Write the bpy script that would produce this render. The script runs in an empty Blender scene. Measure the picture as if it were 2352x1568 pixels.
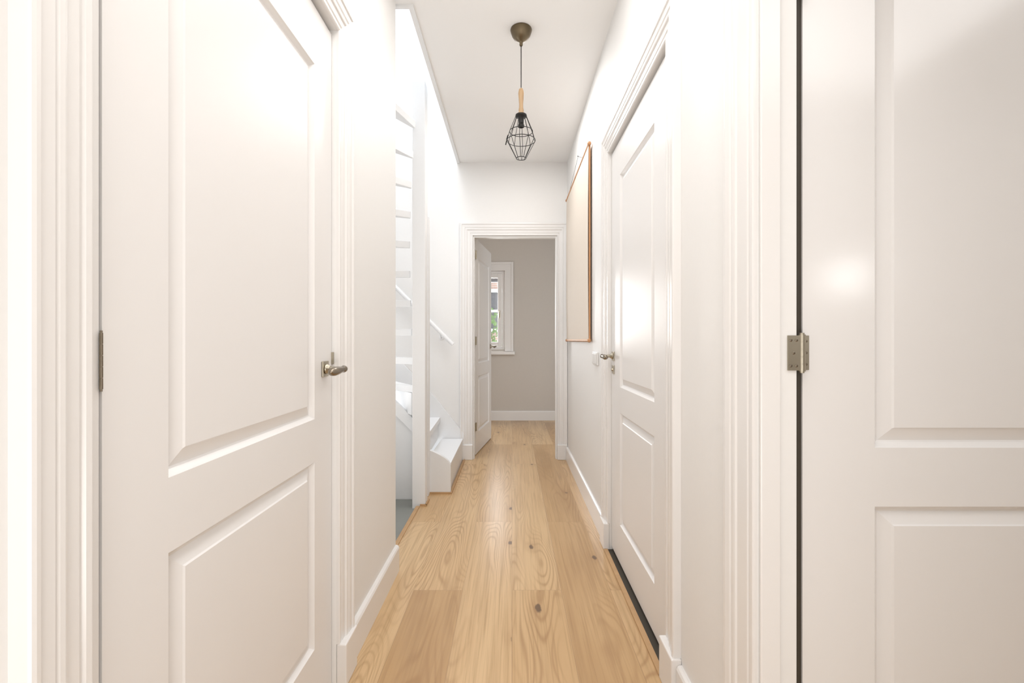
import bpy, bmesh, math, random
from mathutils import Vector, Matrix
random.seed(4)
scene = bpy.context.scene
COL = scene.collection
F = 1060.0
CAMZ = 1.12

# ------------------------------------------------------------------ materials
def mat(name, col, rough=0.5, metal=0.0, bump=0.0, bscale=40, var=0.0, coat=0.0):
    m = bpy.data.materials.new(name); m.use_nodes = True
    nt = m.node_tree; b = nt.nodes['Principled BSDF']
    b.inputs['Base Color'].default_value = (*col, 1)
    b.inputs['Roughness'].default_value = rough
    b.inputs['Metallic'].default_value = metal
    b.inputs['Coat Weight'].default_value = coat
    tc = nt.nodes.new('ShaderNodeTexCoord')
    nz = nt.nodes.new('ShaderNodeTexNoise'); nz.inputs['Scale'].default_value = bscale
    nz.inputs['Detail'].default_value = 3
    nt.links.new(tc.outputs['Object'], nz.inputs['Vector'])
    if var > 0:
        mx = nt.nodes.new('ShaderNodeMix'); mx.data_type = 'RGBA'
        mx.inputs[6].default_value = (*[c*(1-var) for c in col], 1)
        mx.inputs[7].default_value = (*[min(1, c*(1+var)) for c in col], 1)
        nt.links.new(nz.outputs['Fac'], mx.inputs[0])
        nt.links.new(mx.outputs[2], b.inputs['Base Color'])
    if bump > 0:
        bp = nt.nodes.new('ShaderNodeBump'); bp.inputs['Strength'].default_value = bump
        bp.inputs['Distance'].default_value = 0.002
        nt.links.new(nz.outputs['Fac'], bp.inputs['Height'])
        nt.links.new(bp.outputs['Normal'], b.inputs['Normal'])
    return m

M_WALL = mat('wall_paint', (0.84, 0.825, 0.805), 0.55, bump=0.08, bscale=60, var=0.01)
M_CEIL = mat('ceiling_paint', (0.93, 0.92, 0.905), 0.7, bump=0.05, bscale=50)
M_TRIM = mat('gloss_trim_paint', (0.83, 0.808, 0.788), 0.24, bump=0.03, bscale=25)
M_DOOR = mat('gloss_door_paint', (0.81, 0.79, 0.775), 0.17, bump=0.04, bscale=45)
M_SATIN = mat('satin_door_paint', (0.82, 0.80, 0.785), 0.36, bump=0.04, bscale=45)
M_STAIR = mat('stair_paint', (0.85, 0.85, 0.85), 0.4, var=0.01)
M_ROOM = mat('far_room_paint', (0.62, 0.575, 0.525), 0.6, var=0.02)
M_GREY = mat('grey_vinyl', (0.27, 0.28, 0.26), 0.5, var=0.08, bscale=8)
M_NICK = mat('brushed_nickel', (0.44, 0.40, 0.32), 0.28, 1.0, var=0.05)
M_DARKN = mat('dark_nickel', (0.27, 0.23, 0.18), 0.25, 1.0)
M_BRASS = mat('antique_bronze', (0.15, 0.115, 0.07), 0.35, 0.85, var=0.15)
M_BLACK = mat('black_metal', (0.02, 0.018, 0.016), 0.4, 0.3)
M_RUB = mat('black_seal_and_gap_shade', (0.05, 0.04, 0.028), 0.6)  # also colours the strip that plays shade in the open door's hinge gap
M_HAND = mat('turned_beech', (0.50, 0.33, 0.18), 0.4, var=0.15, bscale=30)
M_ROD = mat('scroll_rod_wood', (0.55, 0.28, 0.13), 0.45, var=0.15, bscale=20)
M_PAPER = mat('scroll_paper', (0.74, 0.655, 0.565), 0.8, bump=0.1, bscale=30, var=0.02)
M_PLAST = mat('white_plastic', (0.80, 0.79, 0.77), 0.3)
M_EDGEW = mat('oak_edge', (0.52, 0.32, 0.16), 0.45, var=0.15, bscale=18)
M_LEAF = mat('foliage', (0.16, 0.30, 0.07), 0.6, var=0.5, bscale=5)
M_STEELWIN = mat('dark_blind', (0.10, 0.10, 0.11), 0.5)

def glass():
    m = bpy.data.materials.new('window_glass'); m.use_nodes = True
    nt = m.node_tree; nt.nodes.clear()
    o = nt.nodes.new('ShaderNodeOutputMaterial'); mx = nt.nodes.new('ShaderNodeMixShader')
    t = nt.nodes.new('ShaderNodeBsdfTransparent'); g = nt.nodes.new('ShaderNodeBsdfGlossy')
    g.inputs['Roughness'].default_value = 0.02; mx.inputs[0].default_value = 0.08
    nt.links.new(t.outputs[0], mx.inputs[1]); nt.links.new(g.outputs[0], mx.inputs[2])
    nt.links.new(mx.outputs[0], o.inputs[0]); return m
M_GLASS = glass()

def brickmat():
    m = bpy.data.materials.new('red_brick'); m.use_nodes = True
    nt = m.node_tree; b = nt.nodes['Principled BSDF']
    tc = nt.nodes.new('ShaderNodeTexCoord'); sp = nt.nodes.new('ShaderNodeSeparateXYZ')
    cb = nt.nodes.new('ShaderNodeCombineXYZ'); br = nt.nodes.new('ShaderNodeTexBrick')
    nt.links.new(tc.outputs['Object'], sp.inputs[0])
    nt.links.new(sp.outputs['X'], cb.inputs['X']); nt.links.new(sp.outputs['Z'], cb.inputs['Y'])
    nt.links.new(cb.outputs[0], br.inputs['Vector'])
    br.inputs['Scale'].default_value = 1; br.inputs['Brick Width'].default_value = .22
    br.inputs['Row Height'].default_value = .07; br.inputs['Mortar Size'].default_value = .008
    br.inputs['Color1'].default_value = (.42, .24, .18, 1); br.inputs['Color2'].default_value = (.52, .34, .27, 1)
    br.inputs['Mortar'].default_value = (.55, .5, .46, 1)
    nt.links.new(br.outputs['Color'], b.inputs['Base Color']); b.inputs['Roughness'].default_value = .85
    return m
M_BRICK = brickmat()

def floormat():
    m = bpy.data.materials.new('oak_planks'); m.use_nodes = True
    nt = m.node_tree; N = nt.nodes; L = nt.links; b = N['Principled BSDF']
    def math_(op, a=None, c=None, d=None):
        n = N.new('ShaderNodeMath'); n.operation = op
        for i, v in enumerate((a, c, d)):
            if v is None: continue
            if isinstance(v, (int, float)): n.inputs[i].default_value = v
            else: L.new(v, n.inputs[i])
        return n.outputs[0]
    tc = N.new('ShaderNodeTexCoord'); sp = N.new('ShaderNodeSeparateXYZ'); L.new(tc.outputs['Object'], sp.inputs[0])
    X, Y = sp.outputs['X'], sp.outputs['Y']
    cb = N.new('ShaderNodeCombineXYZ')
    L.new(math_('ADD', Y, 1.36 + 21.0), cb.inputs['X']); L.new(math_('ADD', X, 4.4), cb.inputs['Y'])
    br = N.new('ShaderNodeTexBrick'); L.new(cb.outputs[0], br.inputs['Vector'])
    br.offset = 0.369; br.offset_frequency = 2
    for k, v in (('Scale', 1), ('Brick Width', 2.1), ('Row Height', .22), ('Mortar Size', .0009), ('Mortar Smooth', .3), ('Bias', 0)):
        br.inputs[k].default_value = v
    br.inputs['Color1'].default_value = (0, 0, 0, 1); br.inputs['Color2'].default_value = (1, 1, 1, 1)
    br.inputs['Mortar'].default_value = (.5, .5, .5, 1)
    sc = N.new('ShaderNodeSeparateColor'); L.new(br.outputs['Color'], sc.inputs[0]); T = sc.outputs[0]
    shift = math_('MULTIPLY', T, 37.0)
    def coords(sx, sy):
        c = N.new('ShaderNodeCombineXYZ'); L.new(math_('MULTIPLY', X, sx), c.inputs[0])
        L.new(math_('MULTIPLY', Y, sy), c.inputs[1]); L.new(shift, c.inputs[2]); return c.outputs[0]
    def noise(v, s=1, det=3, dist=0):
        n = N.new('ShaderNodeTexNoise'); L.new(v, n.inputs['Vector']); n.inputs['Scale'].default_value = s
        n.inputs['Detail'].default_value = det; n.inputs['Distortion'].default_value = dist; return n.outputs['Fac']
    def mr(v, a, c, lo=0.0, hi=1.0):
        n = N.new('ShaderNodeMapRange'); L.new(v, n.inputs[0]); n.inputs[1].default_value = a; n.inputs[2].default_value = c
        n.inputs[3].default_value = lo; n.inputs[4].default_value = hi; return n.outputs[0]
    fine = noise(coords(120, 2.5), 1, 4, .3)
    mid = noise(coords(35, 1.2), 1, 3, .2)
    broad = noise(coords(6, 1.3), 1, 3, 0.3)
    cath = math_('SINE', math_('MULTIPLY', noise(coords(5.0, .8), 1, 1.2), 190.0))
    cath = math_('POWER', math_('MULTIPLY_ADD', cath, .5, .5), 3.0)
    cath = math_('MULTIPLY', cath, mr(noise(coords(3, .7), 1.3, 1), .43, .58))
    tone = math_('MULTIPLY_ADD', T, .58, math_('MULTIPLY', broad, .5))
    rp = N.new('ShaderNodeValToRGB'); L.new(tone, rp.inputs[0])
    rp.color_ramp.elements[0].color = (.43, .255, .115, 1); rp.color_ramp.elements[0].position = .12
    rp.color_ramp.elements[1].color = (.71, .505, .29, 1); rp.color_ramp.elements[1].position = .85
    e = rp.color_ramp.elements.new(.46); e.color = (.60, .395, .205, 1)
    def mixc(fac, a, col):
        n = N.new('ShaderNodeMix'); n.data_type = 'RGBA'; L.new(fac, n.inputs[0]); L.new(a, n.inputs[6])
        n.inputs[7].default_value = (*col, 1); return n.outputs[2]
    c = mixc(math_('MULTIPLY', cath, .50), rp.outputs[0], (.32, .17, .07))
    c = mixc(mr(mid, .5, .75, 0, .42), c, (.38, .225, .105))
    c = mixc(mr(fine, .48, .75, 0, .58), c, (.35, .205, .09))
    v = N.new('ShaderNodeTexVoronoi'); v.inputs['Scale'].default_value = 1.0; L.new(coords(4.6, 2.3), v.inputs['Vector'])
    kd = math_('ADD', v.outputs['Distance'], math_('MULTIPLY', noise(coords(30, 20), 1, 2), .10))
    c = mixc(mr(kd, .26, .09, 0, .35), c, (.36, .20, .095)); c = mixc(mr(kd, .12, .095, 0, .8), c, (.10, .06, .04))
    c = mixc(math_('MULTIPLY', br.outputs['Fac'], .6), c, (.24, .14, .07))
    L.new(c, b.inputs['Base Color']); b.inputs['Roughness'].default_value = .30
    bp = N.new('ShaderNodeBump'); bp.inputs['Strength'].default_value = .2; bp.inputs['Distance'].default_value = .001
    L.new(math_('ADD', fine, math_('MULTIPLY', br.outputs['Fac'], -1.5)), bp.inputs['Height']); L.new(bp.outputs[0], b.inputs['Normal'])
    return m
M_FLOOR = floormat()

# ------------------------------------------------------------------ builder
class B:
    def __init__(s): s.bm = bmesh.new()
    def box(s, x0, x1, y0, y1, z0, z1):
        vs = [s.bm.verts.new((x, y, z)) for x in (x0, x1) for y in (y0, y1) for z in (z0, z1)]
        for f in ((0,1,3,2),(4,6,7,5),(0,4,5,1),(2,3,7,6),(0,2,6,4),(1,5,7,3)):
            s.bm.faces.new([vs[i] for i in f])
        return s
    def tube(s, p0, p1, r0, r1=None, n=12, caps=True):
        p0, p1 = Vector(p0), Vector(p1); r1 = r0 if r1 is None else r1
        d = (p1-p0).normalized(); a = Vector((0,0,1)) if abs(d.z) < .9 else Vector((1,0,0))
        u = d.cross(a).normalized(); w = d.cross(u)
        def rg(p, r): return [s.bm.verts.new(p + (u*math.cos(t)+w*math.sin(t))*r) for t in [2*math.pi*i/n for i in range(n)]]
        A = rg(p0, r0); C = rg(p1, r1)
        for i in range(n):
            f = s.bm.faces.new((A[i], A[(i+1)%n], C[(i+1)%n], C[i])); f.smooth = n > 6
        if caps: s.bm.faces.new(rg(p0, r0)); s.bm.faces.new(rg(p1, r1))
        return s
    def lathe(s, prof, o=(0,0,0), axis=(0,0,1), n=24):
        o = Vector(o); d = Vector(axis).normalized(); a = Vector((0,0,1)) if abs(d.z) < .9 else Vector((1,0,0))
        u = d.cross(a).normalized(); w = d.cross(u); rings = []
        for (r, h) in prof:
            rings.append([s.bm.verts.new(o + d*h + (u*math.cos(2*math.pi*i/n)+w*math.sin(2*math.pi*i/n))*max(r, .0003)) for i in range(n)])
        for k in range(len(rings)-1):
            for i in range(n):
                f = s.bm.faces.new((rings[k][i], rings[k][(i+1)%n], rings[k+1][(i+1)%n], rings[k+1][i])); f.smooth = True
        s.bm.faces.new(rings[0]); s.bm.faces.new(rings[-1]); return s
    def ring(s, c, R, r, n=32, m=6):
        c = Vector(c); G = []
        for i in range(n):
            t = 2*math.pi*i/n; e = Vector((math.cos(t), math.sin(t), 0))
            G.append([s.bm.verts.new(c+e*(R+r*math.cos(2*math.pi*j/m))+Vector((0,0,r*math.sin(2*math.pi*j/m)))) for j in range(m)])
        for i in range(n):
            for j in range(m):
                f = s.bm.faces.new((G[i][j], G[(i+1)%n][j], G[(i+1)%n][(j+1)%m], G[i][(j+1)%m])); f.smooth = True
        return s
    def prism(s, pts, d):
        d = Vector(d); A = [s.bm.verts.new(p) for p in pts]; C = [s.bm.verts.new(Vector(p)+d) for p in pts]
        s.bm.faces.new(A); s.bm.faces.new(C); n = len(A)
        for i in range(n): s.bm.faces.new((A[i], A[(i+1)%n], C[(i+1)%n], C[i]))
        return s
    def done(s, name, m, parent=None, bevel=0, kind=None, label=None, cat=None, mtx=None):
        bmesh.ops.recalc_face_normals(s.bm, faces=s.bm.faces)
        me = bpy.data.meshes.new(name)
        if mtx is not None: bmesh.ops.transform(s.bm, matrix=mtx, verts=s.bm.verts)
        if mtx is not None and mtx.determinant() < 0: bmesh.ops.reverse_faces(s.bm, faces=s.bm.faces)
        s.bm.to_mesh(me); s.bm.free()
        me.materials.append(m)
        o = bpy.data.objects.new(name, me); COL.objects.link(o)
        if parent is not None: o.parent = parent
        if bevel:
            md = o.modifiers.new('bevel', 'BEVEL'); md.width = bevel; md.segments = 2; md.limit_method = 'ANGLE'
        tag(o, kind, label, cat)
        return o
def tag(o, kind=None, label=None, cat=None):
    if kind: o['kind'] = kind
    if label: o['label'] = label
    if cat: o['category'] = cat
def empty(name, loc, kind=None, label=None, cat=None):
    o = bpy.data.objects.new(name, None); COL.objects.link(o); o.location = loc; o.empty_display_size = .1
    tag(o, kind, label, cat); return o
def adopt(child, par):
    child.parent = par
    child.matrix_parent_inverse = Matrix.Translation(par.location).inverted() if par.type == 'EMPTY' else Matrix.Identity(4)
    return child
ST = 'structure'

# ------------------------------------------------------------------ shell
WL, WLb = -0.565, -0.685
WR, WRb = 0.52, 0.604
CH = 2.785
FY = 4.33
b = B()
b.box(WLb, WL, -1.6, .612, 0, CH); b.box(WLb, WL, .612, 1.485, 2.115, CH); b.box(WLb, WL, 1.485, 2.24, 0, CH)
b.done('wall_left', M_WALL, kind=ST, label='smooth off-white plastered hallway wall with a door opening', cat='wall')
b = B()
b.box(WR, WRb, -1.6, .10, 0, CH); b.box(WR, WRb, .10, .98, 2.115, CH); b.box(WR, WRb, .98, 1.545, 0, CH)
b.box(WR, WRb, 1.545, 2.46, 2.115, CH); b.box(WR, WRb, 2.46, FY, 0, CH)
b.done('wall_right', M_WALL, kind=ST, label='smooth white plastered hallway wall with two door openings', cat='wall')
b = B()
DX0, DX1, DH = -.367, .424, 2.095
b.box(-1.77, DX0, FY, 4.45, -.3, 5.2); b.box(DX0, DX1, FY, 4.45, DH, 5.2); b.box(DX1, .606, FY, 4.45, 0, 5.2)
b.done('wall_far', M_WALL, kind=ST, label='white end wall with an open doorway', cat='wall')
B().box(WLb, 3.1, -1.72, -1.6, 0, CH).done('wall_back', M_WALL, kind=ST, label='off-white wall closing the hallway', cat='wall')
B().box(3.0, 3.1, -1.6, 1.2, 0, CH).done('wall_side_room', M_WALL, kind=ST, label='off-white side room wall', cat='wall')
B().box(.606, 3.0, 1.09, 1.2, 0, CH).done('wall_side_room_end', M_WALL, kind=ST, label='off-white side room end wall', cat='wall')
B().box(-1.77, -1.65, 2.12, FY, -.3, 5.2).done('wall_stairwell', M_WALL, kind=ST, label='white stairwell wall', cat='wall')
B().box(-1.65, WLb, 2.12, 2.24, -.3, CH).done('wall_stairwell_near', M_WALL, kind=ST, label='white stairwell side wall', cat='wall')
B().box(-1.65, -.49, 2.17, 2.29, CH+.3, 5.2).done('wall_upper_landing', M_WALL, kind=ST, label='white upper landing wall', cat='wall')
B().box(-.49, -.38, 2.17, FY, CH+.3, 5.2).done('wall_upper_side', M_WALL, kind=ST, label='white upper landing side wall', cat='wall')
RB = 6.42
WX0, WX1, WZ0, WZ1 = -.72, -.10, .99, 2.08
b = B(); b.box(-2.0, WX0, RB, 6.6, 0, 2.75); b.box(WX1, 1.6, RB, 6.6, 0, 2.75); b.box(WX0, WX1, RB, 6.6, 0, WZ0); b.box(WX0, WX1, RB, 6.6, WZ1, 2.75)
b.done('wall_far_room', M_ROOM, kind=ST, label='warm grey wall with a small window', cat='wall')
B().box(-2.1, -2.0, 4.45, 6.6, 0, 2.75).done('wall_far_room_left', M_ROOM, kind=ST, label='warm grey side wall', cat='wall')
B().box(1.6, 1.7, 4.45, 6.6, 0, 2.75).done('wall_far_room_right', M_ROOM, kind=ST, label='warm grey side wall', cat='wall')
B().box(-2.0, 1.6, 4.45, RB, 2.75, 2.85).done('ceiling_far_room', M_ROOM, kind=ST, label='warm grey ceiling of the end room', cat='ceiling')
b = B(); b.box(-.49, .606, -1.6, FY, CH, CH+.3); b.box(-1.65, -.49, -1.6, 2.29, CH, CH+.3); b.box(.606, 3.0, -1.6, 1.2, CH, CH+.3)
b.done('ceiling', M_CEIL, kind=ST, label='flat white ceiling with a stairwell opening', cat='ceiling')
b = B(); b.box(-.515, -.49, 2.31, FY-.002, CH-.012, CH+.3); b.box(-1.65, -.49, 2.29, 2.31, CH-.012, CH+.3)
b.done('trim_1', M_STAIR, kind=ST, label='white painted board edging the stairwell opening', cat='trim')
b = B(); b.box(-1.65, -.49, 2.29, 2.5, 5.1, 5.2); b.box(-1.65, -.49, 4.1, FY, 5.1, 5.2); b.box(-1.65, -1.5, 2.5, 4.1, 5.1, 5.2); b.box(-.64, -.49, 2.5, 4.1, 5.1, 5.2)
sk = b.done('window_2', M_STAIR, kind=ST, label='white skylight frame above the stairwell', cat='skylight')
b = B(); b.box(-.62, .606, -1.6, 3.3, -.05, 0); b.box(.606, 3.0, -1.6, 1.09, -.05, 0); b.box(-.70, .606, 3.3, 4.45, -.05, 0); b.box(-2.0, 1.6, 4.45, RB, -.05, 0)
b.done('floor', M_FLOOR, kind=ST, label='light oak plank floor with knots', cat='floor')
B().box(-1.65, -.645, 2.24, 3.3, -.08, -.02).done('floor_stairwell', M_GREY, kind=ST, label='grey landing floor beside the staircase', cat='floor')
b = B(); b.box(-.645, -.62, 2.24, 3.1, -.05, .006)
b.done('trim_2', M_EDGEW, kind=ST, label='oak nosing strip along the stairwell edge', cat='trim', bevel=.003)

# ------------------------------------------------------------------ casing
PROF = [(0,0),(0,.30),(.03,.42),(.12,.42),(.15,.28),(.20,.28),(.22,.42),(.42,.46),(.45,.64),(.49,.70),(.56,.70),(.60,.62),(.64,.76),(.84,.80),(.87,.96),(.93,1.0),(.98,.96),(1,.85),(1,0)]
PROF2 = [(0,0),(0,.40),(.02,.50),(.10,.50),(.13,.36),(.17,.36),(.20,.50),(.55,.54),(.58,.72),(.63,.78),(.70,.78),(.73,.70),(.77,.86),(.90,1.0),(.97,1.0),(1,.90),(1,0)]
def casing(name, mp, a0, a1, h, w0, w1, wt, dep, label, lz=0.0, prof=PROF):
    b = B(); rows = []
    for (u, v) in prof:
        v *= dep
        rows.append([b.bm.verts.new(mp(*p)) for p in ((a0-u*w0, v, lz), (a0-u*w0, v, h+u*wt), (a1+u*w1, v, h+u*wt), (a1+u*w1, v, lz))])
    n = len(rows)
    for i in range(n):
        j = (i+1) % n
        for k in range(3): b.bm.faces.new((rows[i][k], rows[i][k+1], rows[j][k+1], rows[j][k]))
    b.bm.faces.new([r[0] for r in rows]); b.bm.faces.new([r[3] for r in rows])
    return b.done(name, M_TRIM, kind=ST, label=label, cat='door trim')
mL = lambda a, o, z: (WL+o, a, z)
mR = lambda a, o, z: (WR-o, a, z)
mF = lambda a, o, z: (a, FY-o, z)
PL = .14
casing('trim_3', mL, .612, 1.485, 2.115, .095, .10, .10, .026, 'white stepped moulding around a closed panel door', PL)
casing('trim_4', mR, .10, .98, 2.115, .12, .12, .12, .018, 'white stepped moulding around an open doorway', PL, PROF2)
casing('trim_5', mR, 1.535, 2.46, 2.115, .115, .105, .10, .026, 'white stepped moulding around a closed panel door', PL)
casing('trim_6', mF, DX0, DX1, DH, .119, .094, .118, .026, 'white stepped moulding around the end doorway', PL)
def plinth(name, x0, x1, y0, y1):
    b = B(); b.box(x0, x1, y0, y1, 0, PL); return b.done(name, M_TRIM, kind=ST, label='white plinth block under the door moulding', cat='plinth block', bevel=.004)
plinth('trim_7', WL, WL+.032, 1.485, 1.592); plinth('trim_8', WL, WL+.032, .51, .612)
plinth('trim_9', WR-.032, WR, .98, 1.107); plinth('trim_10', WR-.032, WR, 1.413, 1.535); plinth('trim_11', WR-.032, WR, 2.46, 2.572)
plinth('trim_12', DX0-.124, DX0, FY-.032, FY); plinth('trim_13', DX1, WR-.002, FY-.032, FY)
def bb(name, mp, a0, a1, h=.125, t=.018, mt=M_TRIM):
    b = B(); pr = [(0,0),(t,0),(t,h-.012),(t-.004,h-.004),(t-.010,h),(0,h)]
    A = [b.bm.verts.new(mp(a0, o, z)) for o, z in pr]; C = [b.bm.verts.new(mp(a1, o, z)) for o, z in pr]
    b.bm.faces.new(A); b.bm.faces.new(C)
    for i in range(len(pr)): b.bm.faces.new((A[i], A[(i+1)%6], C[(i+1)%6], C[i]))
    return b.done(name, mt, kind=ST, label='white painted baseboard with a rounded top edge', cat='baseboard')
bb('baseboard_left', mL, 1.593, 2.24); bb('baseboard_left_near', mL, -1.6, .509)
bb('baseboard_right', mR, 2.573, FY-.034); bb('baseboard_right_middle', mR, 1.108, 1.412)
bb('baseboard_far_room', lambda a, o, z: (a, RB-o, z), -1.98, 1.58, .133)

b = B()
b.box(-.685, -.582, .613, .650, 0, 2.114); b.box(-.685, -.625, 1.455, 1.484, 0, 2.114); b.box(-.685, -.625, .650, 1.455, 2.085, 2.114)
b.done('trim_14', M_TRIM, kind=ST, label='white door frame lining', cat='door frame')
b = B()
b.box(.524, .566, .971, .979, 0, 2.10); b.box(.524, .566, .101, .971, 2.10, 2.114)
b.done('trim_15', M_TRIM, kind=ST, label='white door stop strip inside the doorway', cat='door frame', bevel=.002)
b = B()
b.box(.575, .603, 1.546, 1.575, 0, 2.114); b.box(.575, .603, 2.43, 2.459, 0, 2.114); b.box(.575, .603, 1.575, 2.43, 2.085, 2.114)
b.done('trim_16', M_TRIM, kind=ST, label='white door frame lining', cat='door frame')
b = B(); b.box(.488, .509, 1.537, 2.458, 0.0, .008)
b.done('trim_17', M_EDGEW, kind=ST, label='oak threshold strip under the door', cat='threshold')
b = B(); b.box(.509, .570, 1.547, 2.458, 0.0, .005)
b.done('trim_19', M_RUB, kind=ST, label='black threshold strip under the door', cat='threshold')
b = B(); b.box(DX0+.001, DX0+.014, 4.334, 4.40, 0, DH-.015); b.box(DX1-.014, DX1-.001, 4.334, 4.40, 0, DH-.015); b.box(DX0+.001, DX1-.001, 4.334, 4.40, DH-.015, DH-.001)
b.done('trim_18', M_WALL, kind=ST, label='white lining of the end doorway', cat='door frame')

# ------------------------------------------------------------------ panel doors
def panel_leaf(W, x0, x1, z0=.008, H=2.1, T=.04, up=(.887, 1.93), lo=(.21, .76)):
    b = B()
    xs = [0, x0, x1, W]; zs = [z0, lo[0], lo[1], up[0], up[1], H]
    for side in (0, 1):
        def P(x, z, d): return b.bm.verts.new((x, d if side == 0 else T-d, z))
        for i in range(3):
            for j in range(5):
                a0, a1, c0, c1 = xs[i], xs[i+1], zs[j], zs[j+1]
                if i == 1 and j in (1, 3):
                    prev = None
                    for ins, d in ((0, 0), (.003, .004), (.010, .012), (.014, .013), (.040, .005), (.043, .002)):
                        r = [P(a0+ins, c0+ins, d), P(a1-ins, c0+ins, d), P(a1-ins, c1-ins, d), P(a0+ins, c1-ins, d)]
                        if prev:
                            for k in range(4): b.bm.faces.new((prev[k], prev[(k+1)%4], r[(k+1)%4], r[k]))
                        prev = r
                    b.bm.faces.new(prev)
                else:
                    b.bm.faces.new((P(a0,c0,0), P(a1,c0,0), P(a1,c1,0), P(a0,c1,0)))
    V = b.bm.verts.new
    b.bm.faces.new((V((0,0,z0)), V((W,0,z0)), V((W,T,z0)), V((0,T,z0))))
    b.bm.faces.new((V((0,0,H)), V((W,0,H)), V((W,T,H)), V((0,T,H))))
    b.bm.faces.new((V((0,0,z0)), V((0,T,z0)), V((0,T,H)), V((0,0,H))))
    b.bm.faces.new((V((W,0,z0)), V((W,T,z0)), V((W,T,H)), V((W,0,H))))
    bmesh.ops.remove_doubles(b.bm, verts=b.bm.verts, dist=.00005)
    return b

def handle(door, M, x, z, dirx, lock=False):
    b = B(); b.box(x-.022, x+.022, -.006, -.0005, z-.024, z+.024)
    b.lathe([(.016,0),(.016,.004),(.011,.010),(.009,.014)], (x, -.006, z), (0,-1,0), 20)
    b.tube((x, -.018, z), (x, -.058, z), .008, .007, 16)
    if lock:
        b.box(x-.020, x+.020, -.006, -.0005, z-.092, z-.048); b.tube((x, -.006, z-.07), (x, -.012, z-.07), .009, .008, 14)
    h = b.done('door_handle', M_NICK, mtx=M, bevel=.0015, label='nickel lever handle on a square rose'); adopt(h, door)
    l = B(); o = (x-.010*dirx, -.060, z)
    l.lathe([(.004,0),(.010,.002),(.011,.010),(.0085,.018),(.0095,.030),(.0125,.060),(.0135,.085),(.011,.104),(.005,.112),(.0005,.114)], o, (dirx, 0, -.03), 20)
    lv = l.done('lever', M_DARKN, mtx=M); lv.parent = h
    return h
def hinge(door, p, h=.08, r=.006):
    b = B()
    for i in range(5):
        z0 = p[2]-h/2+i*h/5; b.tube((p[0],p[1],z0+.0004), (p[0],p[1],z0+h/5-.0004), r, r, 16)
    b.tube((p[0],p[1],p[2]-h/2-.003), (p[0],p[1],p[2]+h/2+.003), r*.7, r*.7, 12)
    return b

def frame_matrix(origin, xdir, ydir):
    x = Vector(xdir).normalized(); y = Vector(ydir).normalized(); z = Vector((0,0,1))
    M = Matrix.Identity(4)
    for i in range(3): M[i][0], M[i][1], M[i][2], M[i][3] = x[i], y[i], z[i], origin[i]
    return M

D1 = empty('door_1', (-.58, 1.066, 0), ST, 'closed white two-panel door with a nickel lever handle', 'door')
M1 = frame_matrix((-.58, .653, 0), (0,1,0), (-1,0,0))
adopt(panel_leaf(.829, .126, .703).done('leaf', M_SATIN, mtx=M1), D1)
handle(D1, M1, .772, 1.03, -1)
adopt(B().box(-.6, -.572, 1.4795, 1.4835, 1.043, 1.08).done('strike_plate', M_NICK), D1)
for z in (1.09, 1.90, .25):
    adopt(hinge(D1, (-.5790, .6505, z), .08, .0022).done('hinge', M_DARKN), D1)

D2 = empty('door_2', (.53, 2.0, 0), ST, 'closed white two-panel door with a nickel lever and dark bottom seal', 'door')
M2 = frame_matrix((.53, 1.55, 0), (0,1,0), (1,0,0))
adopt(panel_leaf(.905, .168, .715, z0=.024).done('leaf', M_SATIN, mtx=M2), D2)
handle(D2, M2, .855, 1.035, -1, lock=True)
adopt(B().box(.536, .560, 1.551, 2.454, .0055, .0235).done('bottom_seal', M_RUB, label='black rubber bottom seal'), D2)

D3 = empty('door_3', (.626, .996, 0), ST, 'open glossy white two-panel door on a nickel hinge', 'door')
M3 = frame_matrix((.627, .996, 0), (1,0,0), (0,1,0))
adopt(panel_leaf(.86, .156, .704).done('leaf', M_DOOR, mtx=M3), D3)
adopt(B().box(.6055, .6265, 1.000, 1.034, .01, 2.1).done('edge_gap_shade', M_RUB, label='black strip standing in for shade in the hinge gap'), D3)  # black strip added so the lit gap looks shaded, not a real seal
def bigHinge(z):
    hx, hy = .6160, .981
    b = hinge(D3, (hx, hy, z), .079, .0072)
    b.box(.584, .6105, .9765, .9793, z-.037, z+.037)
    b.box(.6225, .639, .9925, .9955, z-.037, z+.037); b.box(.6215, .6255, .981, .9945, z-.037, z+.037)
    h = b.done('hinge', M_NICK, label='brushed nickel butt hinge with screws'); adopt(h, D3)
    s = B()
    for (sx, sz) in ((.590, .027), (.590, -.027), (.602, .027), (.602, -.027), (.596, 0)):
        s.lathe([(.0032,0),(.0028,.0012),(.0008,.0004)], (sx, .9765, z+sz), (0,-1,0), 12)
    for sz in (.025, 0, -.025): s.lathe([(.0032,0),(.0028,.0012),(.0008,.0004)], (.632, .9925, z+sz), (0,-1,0), 12)
    s.done('screw', M_DARKN).parent = h
bigHinge(1.092); bigHinge(1.90); bigHinge(.25)

ang = math.atan2(5.27-4.475, .118)
D4 = empty('door_4', (-.365, 4.46, 0), ST, 'white two-panel door standing open into the end room', 'door')
xd = Vector((math.cos(ang), math.sin(ang), 0)); nd = Vector((-xd.y, xd.x, 0))
M4 = frame_matrix((-.352, 4.465, 0), xd, nd)
adopt(panel_leaf(.79, .125, .665).done('leaf', M_SATIN, mtx=M4), D4)
handle(D4, M4, .735, 1.045, -1)
for z in (1.94, 1.11, .28):
    b = B(); b.box(-.3525, -.3505, 4.402, 4.458, z-.04, z+.04); b.tube((-.346, 4.457, z-.04), (-.346, 4.457, z+.04), .007, .007, 12)
    adopt(b.done('hinge', M_NICK), D4)

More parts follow.
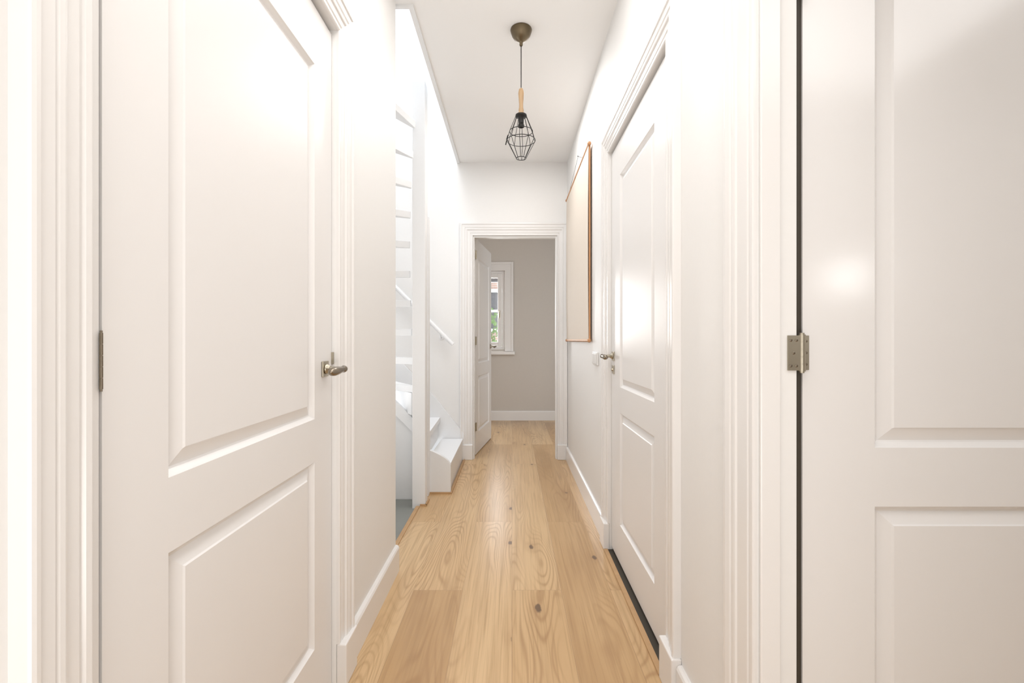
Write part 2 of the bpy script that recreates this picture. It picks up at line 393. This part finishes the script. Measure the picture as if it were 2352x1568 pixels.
# ------------------------------------------------------------------ window in far room
W1 = empty('window_1', (-.41, RB, WZ0), ST, 'small white framed window with a handle and deep sill', 'window')
b = B(); cw = .118
for (x0, x1, z0, z1) in ((WX0-cw, WX0, WZ0-.03, WZ1+cw), (WX1, WX1+cw, WZ0-.03, WZ1+cw), (WX0, WX1, WZ1, WZ1+cw)):
    b.box(x0, x1, RB-.018, RB-.001, z0, z1)
b.box(WX0-cw, WX0-cw+.03, RB-.03, RB-.018, WZ0-.03, WZ1+cw); b.box(WX1+cw-.03, WX1+cw, RB-.03, RB-.018, WZ0-.03, WZ1+cw)
b.box(WX0-cw+.03, WX1+cw-.03, RB-.03, RB-.018, WZ1+cw-.03, WZ1+cw)
adopt(b.done('casing', M_TRIM, bevel=.002), W1)
adopt(B().box(WX0-cw-.02, WX1+cw+.02, RB-.06, RB-.001, WZ0-.075, WZ0-.032).done('sill', M_TRIM, bevel=.004), W1)
def rectframe(b, x0, x1, z0, z1, t, y0, y1):
    b.box(x0, x0+t, y0, y1, z0, z1); b.box(x1-t, x1, y0, y1, z0, z1); b.box(x0+t, x1-t, y0, y1, z0, z0+t); b.box(x0+t, x1-t, y0, y1, z1-t, z1)
b = B(); rectframe(b, WX0+.002, WX1-.002, WZ0+.002, WZ1-.002, .035, RB+.02, RB+.09)
adopt(b.done('frame', M_TRIM, bevel=.002), W1)
b = B(); rectframe(b, WX0+.039, WX1-.039, WZ0+.039, WZ1-.039, .06, RB+.012, RB+.065)
sash = b.done('sash', M_TRIM, bevel=.003); adopt(sash, W1)
b = B(); b.box(WX1-.085, WX1-.065, RB+.004, RB+.0115, 1.43, 1.53); b.tube((WX1-.075, RB+.004, 1.51), (WX1-.075, RB-.03, 1.51), .007); b.tube((WX1-.075, RB-.03, 1.515), (WX1-.085, RB-.03, 1.40), .008, .006)
b.done('window_handle', M_NICK).parent = sash
adopt(B().box(WX0+.1, WX1-.1, RB+.035, RB+.04, WZ0+.1, WZ1-.1).done('glass', M_GLASS), W1)
adopt(B().box(WX0+.1, WX1-.1, RB+.067, RB+.10, WZ1-.15, WZ1-.1).done('roller_blind', M_STEELWIN, label='dark rolled-up blind'), W1)
H = empty('brick_house', (-1, 14, -1), None, 'red brick house across the garden with a white window', 'house')
adopt(B().box(-6, 4, 14, 15, -3, 6).done('facade', M_BRICK), H)
for (x0, z0) in ((-1.0, 1.35), (-2.6, 1.0), (-1.0, 3.4)):
    b = B(); rectframe(b, x0, x0+.9, z0, z0+1.3, .1, 13.93, 13.999); b.box(x0+.1, x0+.8, 13.94, 13.99, z0+.6, z0+.68)
    adopt(b.done('house_window', M_PLAST), H)
    adopt(B().box(x0+.1, x0+.8, 13.975, 13.998, z0+.1, z0+1.2).done('window_pane', M_STEELWIN), H)
b = B()
for i in range(1800):
    t = random.random()*6.283; p = math.acos(random.uniform(-1, 1)); r = .9*random.random()**.33
    c = Vector((-.85+r*math.sin(p)*math.cos(t), 9.5+.8*r*math.sin(p)*math.sin(t), .75+1.3*r*math.cos(p)))
    u = Vector([random.uniform(-1, 1) for _ in range(3)]).normalized()*.05; w = u.orthogonal().normalized()*.03
    b.bm.faces.new([b.bm.verts.new(c+q) for q in (-u, w, u, -w)])
for i in range(5):
    b.tube((-.85, 9.5, -1), (-.85+random.uniform(-.4,.4), 9.5+random.uniform(-.3,.3), .9), .03, .01, 6)
b.done('garden_shrub', M_LEAF, label='leafy green garden shrub outside the window', cat='shrub')

# ------------------------------------------------------------------ staircase
S = empty('staircase', (-.63, 3.4, 0), None, 'white painted winding staircase with open treads around a square newel post', 'staircase')
NX, NY = -.63, 3.165
adopt(B().box(-.675, -.587, 3.12, 3.21, -.05, 2.87).done('newel_post', M_STAIR, bevel=.003), S)
RZ = CH/14
X0, Y1, Y0 = -1.645, 4.305, 2.315
def hit(a):
    c, s_ = math.cos(a), math.sin(a); t = 1e9
    if c < -1e-6: t = min(t, (X0-NX)/c)
    if s_ > 1e-6: t = min(t, (Y1-NY)/s_)
    if s_ < -1e-6: t = min(t, (Y0-NY)/s_)
    return Vector((NX+c*t, NY+s_*t, 0))
angs = [92, 108] + [124+13*i for i in range(11)]
corners = [(math.atan2(Y1-NY, X0-NX), Vector((X0, Y1, 0))), (math.atan2(Y0-NY, X0-NX)+2*math.pi, Vector((X0, Y0, 0)))]
b = B(); b.box(-.655, -.457, 3.395, 4.30, RZ-.032, RZ)
adopt(b.done('tread', M_STAIR, bevel=.004), S)
adopt(B().box(-.475, -.461, 3.395, 4.30, 0.001, RZ-.033).done('riser', M_STAIR), S)
for k in range(12):
    a0 = math.radians(angs[k]-2.0 if k else angs[k]); a1 = math.radians(angs[k+1])
    z = RZ*(k+2)
    n = Vector((math.cos(a0), math.sin(a0), 0)); m_ = Vector((math.cos(a1), math.sin(a1), 0))
    pts = [Vector((NX, NY, 0))+n*.068, hit(a0)]
    for ca, cp in corners:
        if a0 < ca < a1: pts.append(cp.copy())
    pts += [hit(a1), Vector((NX, NY, 0))+m_*.068]
    b = B(); b.prism([(p.x, p.y, z-.046) for p in pts], (0, 0, .046))
    adopt(b.done('tread', M_STAIR, bevel=.003), S)
    if k < 3:
        q0 = Vector((NX, NY, 0))+n*.075; q1 = hit(a0)*.995+q0*.005; tt = Vector((-n.y, n.x, 0))*.016
        off = Vector((-n.y, n.x, 0))*.02
        b = B(); b.prism([(p.x, p.y, z-RZ+.0005) for p in (q0+off, q1+off, q1+off+tt, q0+off+tt)], (0, 0, RZ-.0465-.001))
        adopt(b.done('riser', M_STAIR), S)
cv = [(-.447-.153*t, .205+.11*(t**.55 if t > 0 else 0)) for t in [i/8 for i in range(9)]]
b = B(); b.prism([(-.600, 3.363, 0.001), (-.447, 3.363, 0.001)]+[(x, 3.363, z) for x, z in cv], (0, .03, 0))
adopt(b.done('stringer', M_STAIR, bevel=.002), S)
b = B(); b.prism([(-.447, 4.307, 0.001), (-.447, 4.307, .24), (-.70, 4.307, .56), (-1.3, 4.307, 1.2), (-1.64, 4.307, 1.5), (-1.64, 4.307, .9), (-.9, 4.307, .1), (-.9, 4.307, .001)], (0, .021, 0))
adopt(b.done('stringer', M_STAIR, bevel=.002), S)
adopt(B().box(-.617, -.598, 3.30, 3.36, 0.001, 2.0).done('side_post', M_STAIR, bevel=.002), S)
def zt(x): return .53+(-.70-x)*1.0
b = B(); b.prism([(-.68, 3.305, -.06), (-.68, 3.305, zt(-.68)-.06), (-1.4, 3.305, zt(-1.4)-.06), (-1.64, 3.305, zt(-1.64)-.06), (-1.64, 3.305, -.06)], (0, .018, 0))
adopt(b.done('under_stair_panel', M_STAIR), S)
b = B(); b.prism([(-.68, 3.27, zt(-.68)-.07), (-.68, 3.27, zt(-.68)+.03), (-1.64, 3.27, zt(-1.64)+.03), (-1.64, 3.27, zt(-1.64)-.07)], (0, .034, 0))
adopt(b.done('stringer', M_STAIR, bevel=.002), S)
b = B(); b.box(-.615, -.437, 3.350, 3.362, 0, .012); b.box(-.446, -.437, 3.362, 4.29, 0, .012); b.box(-.586, -.575, 3.10, 3.22, 0, .012); b.box(-.62, -.575, 3.105, 3.116, 0.0, .012)
adopt(b.done('base_bead', M_EDGEW, label='oak bead at the foot of the stairs'), S)
HR = empty('handrail', (-.55, 4.3, 1.07), None, 'white wall-mounted stair handrail on brackets', 'handrail')
b = B(); b.tube((-.545, 4.262, 1.075), (-1.5, 4.262, 2.03), .019, .019, 16); adopt(b.done('rail', M_STAIR), HR)
for x in (-.66, -1.3):
    z = 1.075+(-.545-x); b = B(); b.tube((x, 4.262, z-.018), (x, 4.29, z-.05), .006); b.tube((x, 4.29, z-.05), (x, 4.3295, z-.05), .006); b.tube((x, 4.325, z-.05), (x, 4.3297, z-.05), .02)
    adopt(b.done('bracket', M_STAIR), HR)

# ------------------------------------------------------------------ pendant
px, py = .049, 2.479
P = empty('pendant_lamp', (px, py, CH), None, 'pendant with black wire cage, wooden handle and bronze ceiling cup', 'lamp')
def A(o): return adopt(o, P)
A(B().lathe([(.057,0),(.058,-.004),(.056,-.012),(.050,-.030),(.040,-.046),(.026,-.058),(.012,-.066),(.009,-.070),(.009,-.084),(.006,-.088)], (px, py, CH-.0005), (0,0,1), 40).done('ceiling_cup', M_BRASS))
A(B().tube((px, py, CH-.088), (px, py, 2.462), .0026, n=10).done('cord', M_BLACK))
A(B().lathe([(.006,2.470),(.012,2.464),(.0145,2.452),(.0155,2.440),(.0135,2.415),(.011,2.385),(.0115,2.365),(.0145,2.350),(.0125,2.345),(.0155,2.338),(.0155,2.328)], (px, py, 0), (0,0,1), 24).done('wooden_handle', M_HAND))
A(B().lathe([(.030,2.327),(.031,2.322),(.028,2.316),(.015,2.312),(.014,2.275),(.017,2.273),(.017,2.262),(.012,2.260),(.012,2.270)], (px, py, 0), (0,0,1), 24).done('socket', M_BLACK))
b = B(); lv = [(.029, 2.318), (.062, 2.238), (.076, 2.190), (.026, 2.094)]
for r, z in lv: b.ring((px, py, z), r, .0019)
for i in range(10):
    t = 2*math.pi*(i+.3)/10
    for (r0, z0), (r1, z1) in zip(lv, lv[1:]):
        b.tube((px+r0*math.cos(t), py+r0*math.sin(t), z0), (px+r1*math.cos(t), py+r1*math.sin(t), z1), .0016, n=6)
b.tube((px-.076, py, 2.195), (px-.083, py-.004, 2.165), .003, n=6); b.tube((px-.070, py-.01, 2.215), (px-.078, py-.012, 2.19), .003, n=6)
A(b.done('cage', M_BLACK))

# ------------------------------------------------------------------ scroll
SC = empty('wall_scroll', (.50, 3.6, 1.11), None, 'blank beige hanging scroll with wooden rods on the white wall', 'wall hanging')
y0, y1 = 3.0, 4.20
b = B(); nn = 24; top, bot = 2.39, 1.115
V = []
for i in range(nn+1):
    z = bot+(top-bot)*i/nn; x = .497-.004*math.sin(math.pi*i/nn)
    V.append([b.bm.verts.new((x+dx, y, z)) for dx in (0, .0015) for y in (y0, y1)])
for i in range(nn):
    a, c = V[i], V[i+1]
    for q in ((0,1),(3,2),(2,0),(1,3)): b.bm.faces.new((a[q[0]], a[q[1]], c[q[1]], c[q[0]]))
adopt(b.done('sheet', M_PAPER), SC)
b = B(); b.box(.4995, .510, y0-.003, y0+.012, bot, top)
adopt(b.done('edge_band', M_ROD, label='brown edge of the scroll'), SC)
for z in (top, bot):
    b = B(); b.lathe([(.006,-.025),(.012,-.020),(.013,-.010),(.009,0),(.009,1.20),(.013,1.21),(.012,1.22)], (.500, y0, z), (0,1,0), 16)
    adopt(b.done('rod', M_ROD), SC)
b = B(); b.tube((.502, y0+.25, top+.01), (.516, 3.6, 2.55), .0012, n=6); b.tube((.516, 3.6, 2.55), (.502, y1-.1, top+.01), .0012, n=6); b.tube((.519, 3.6, 2.55), (.510, 3.6, 2.552), .003, n=8)
adopt(b.done('hanging_cord', M_BLACK), SC)

SW = empty('light_switch', (.519, 2.84, 1.0), None, 'white double light switch on the wall beside the door', 'light switch')
adopt(B().box(.508, .5195, 2.765, 2.915, .965, 1.045).done('plate', M_PLAST, bevel=.003), SW)
for yy in (2.773, 2.843):
    adopt(B().box(.503, .5082, yy, yy+.063, .974, 1.036).done('rocker', M_PLAST, bevel=.002), SW)

# ------------------------------------------------------------------ lights
def area(name, loc, rot, sx, sy, p, col=(1, 1, 1)):
    d = bpy.data.lights.new(name, 'AREA'); d.shape = 'RECTANGLE'; d.size = sx; d.size_y = sy; d.energy = p; d.color = col
    o = bpy.data.objects.new(name, d); COL.objects.link(o); o.location = loc; o.rotation_euler = rot; return o
R = math.radians
area('skylight_light', (-1.07, 3.3, 5.05), (0, 0, 0), .8, 1.6, 38, (.84, .91, 1))
area('stairwell_side_fill', (-1.60, 3.1, 1.2), (0, R(-125), 0), 1.6, 1.5, 9, (.97, .985, 1))  # added fill aimed at right wall and ceiling; no window modelled here
area('stairwell_up_fill', (-1.2, 2.72, .05), (R(180), 0, 0), .6, .7, .8, (1, 1, 1))  # added fill that brightens the tread undersides from below
area('hall_back_fill', (-.05, -1.45, 1.6), (R(90), 0, 0), 1.0, 1.8, 4.5, (1, .995, .99))  # unseen fill added behind the camera to brighten the hall
area('hall_up_fill', (0, -.7, .5), (R(145), 0, 0), .8, .8, 9.5, (1, .995, .99))  # unseen upward fill added behind the camera to lift the ceiling
area('ceiling_fill', (0, .8, 2.76), (0, 0, 0), .6, 2.4, 16, (1, .995, .99))  # added soft fill evening out the near hall, no fixture there
area('ceiling_fill_middle', (0.1, 3.2, 2.77), (0, 0, 0), .4, 1.0, 8.5, (1, 1, 1))  # added fill for the middle of the hall, not a fixture
area('side_room_light', (2.46, -1.4, 1.58), (R(90), 0, R(18)), .20, .22, 1.8, (1, 1, 1))
area('side_room_ceiling_fill', (1.8, -.4, 2.75), (0, 0, 0), 1.2, 1.2, 13.5, (1, .995, .99))  # unseen fill added to brighten the open door, no fixture
area('far_room_light', (-.41, RB+.13, 1.5), (R(-90), 0, 0), .5, .9, 25, (1, .99, .98))
w = bpy.data.worlds.new('World'); scene.world = w; w.use_nodes = True
w.node_tree.nodes['Background'].inputs[0].default_value = (.9, .95, 1, 1)
w.node_tree.nodes['Background'].inputs[1].default_value = 1.6

cam = bpy.data.cameras.new('camera'); co = bpy.data.objects.new('camera', cam); COL.objects.link(co)
co.location = (0, 0, CAMZ); co.rotation_euler = (R(90), 0, 0)
cam.sensor_width = 36; cam.lens = F/2352*36; cam.shift_y = -4/2352; cam.clip_start = .02
scene.camera = co
scene.view_settings.view_transform = 'Standard'
scene.view_settings.exposure = 0.33
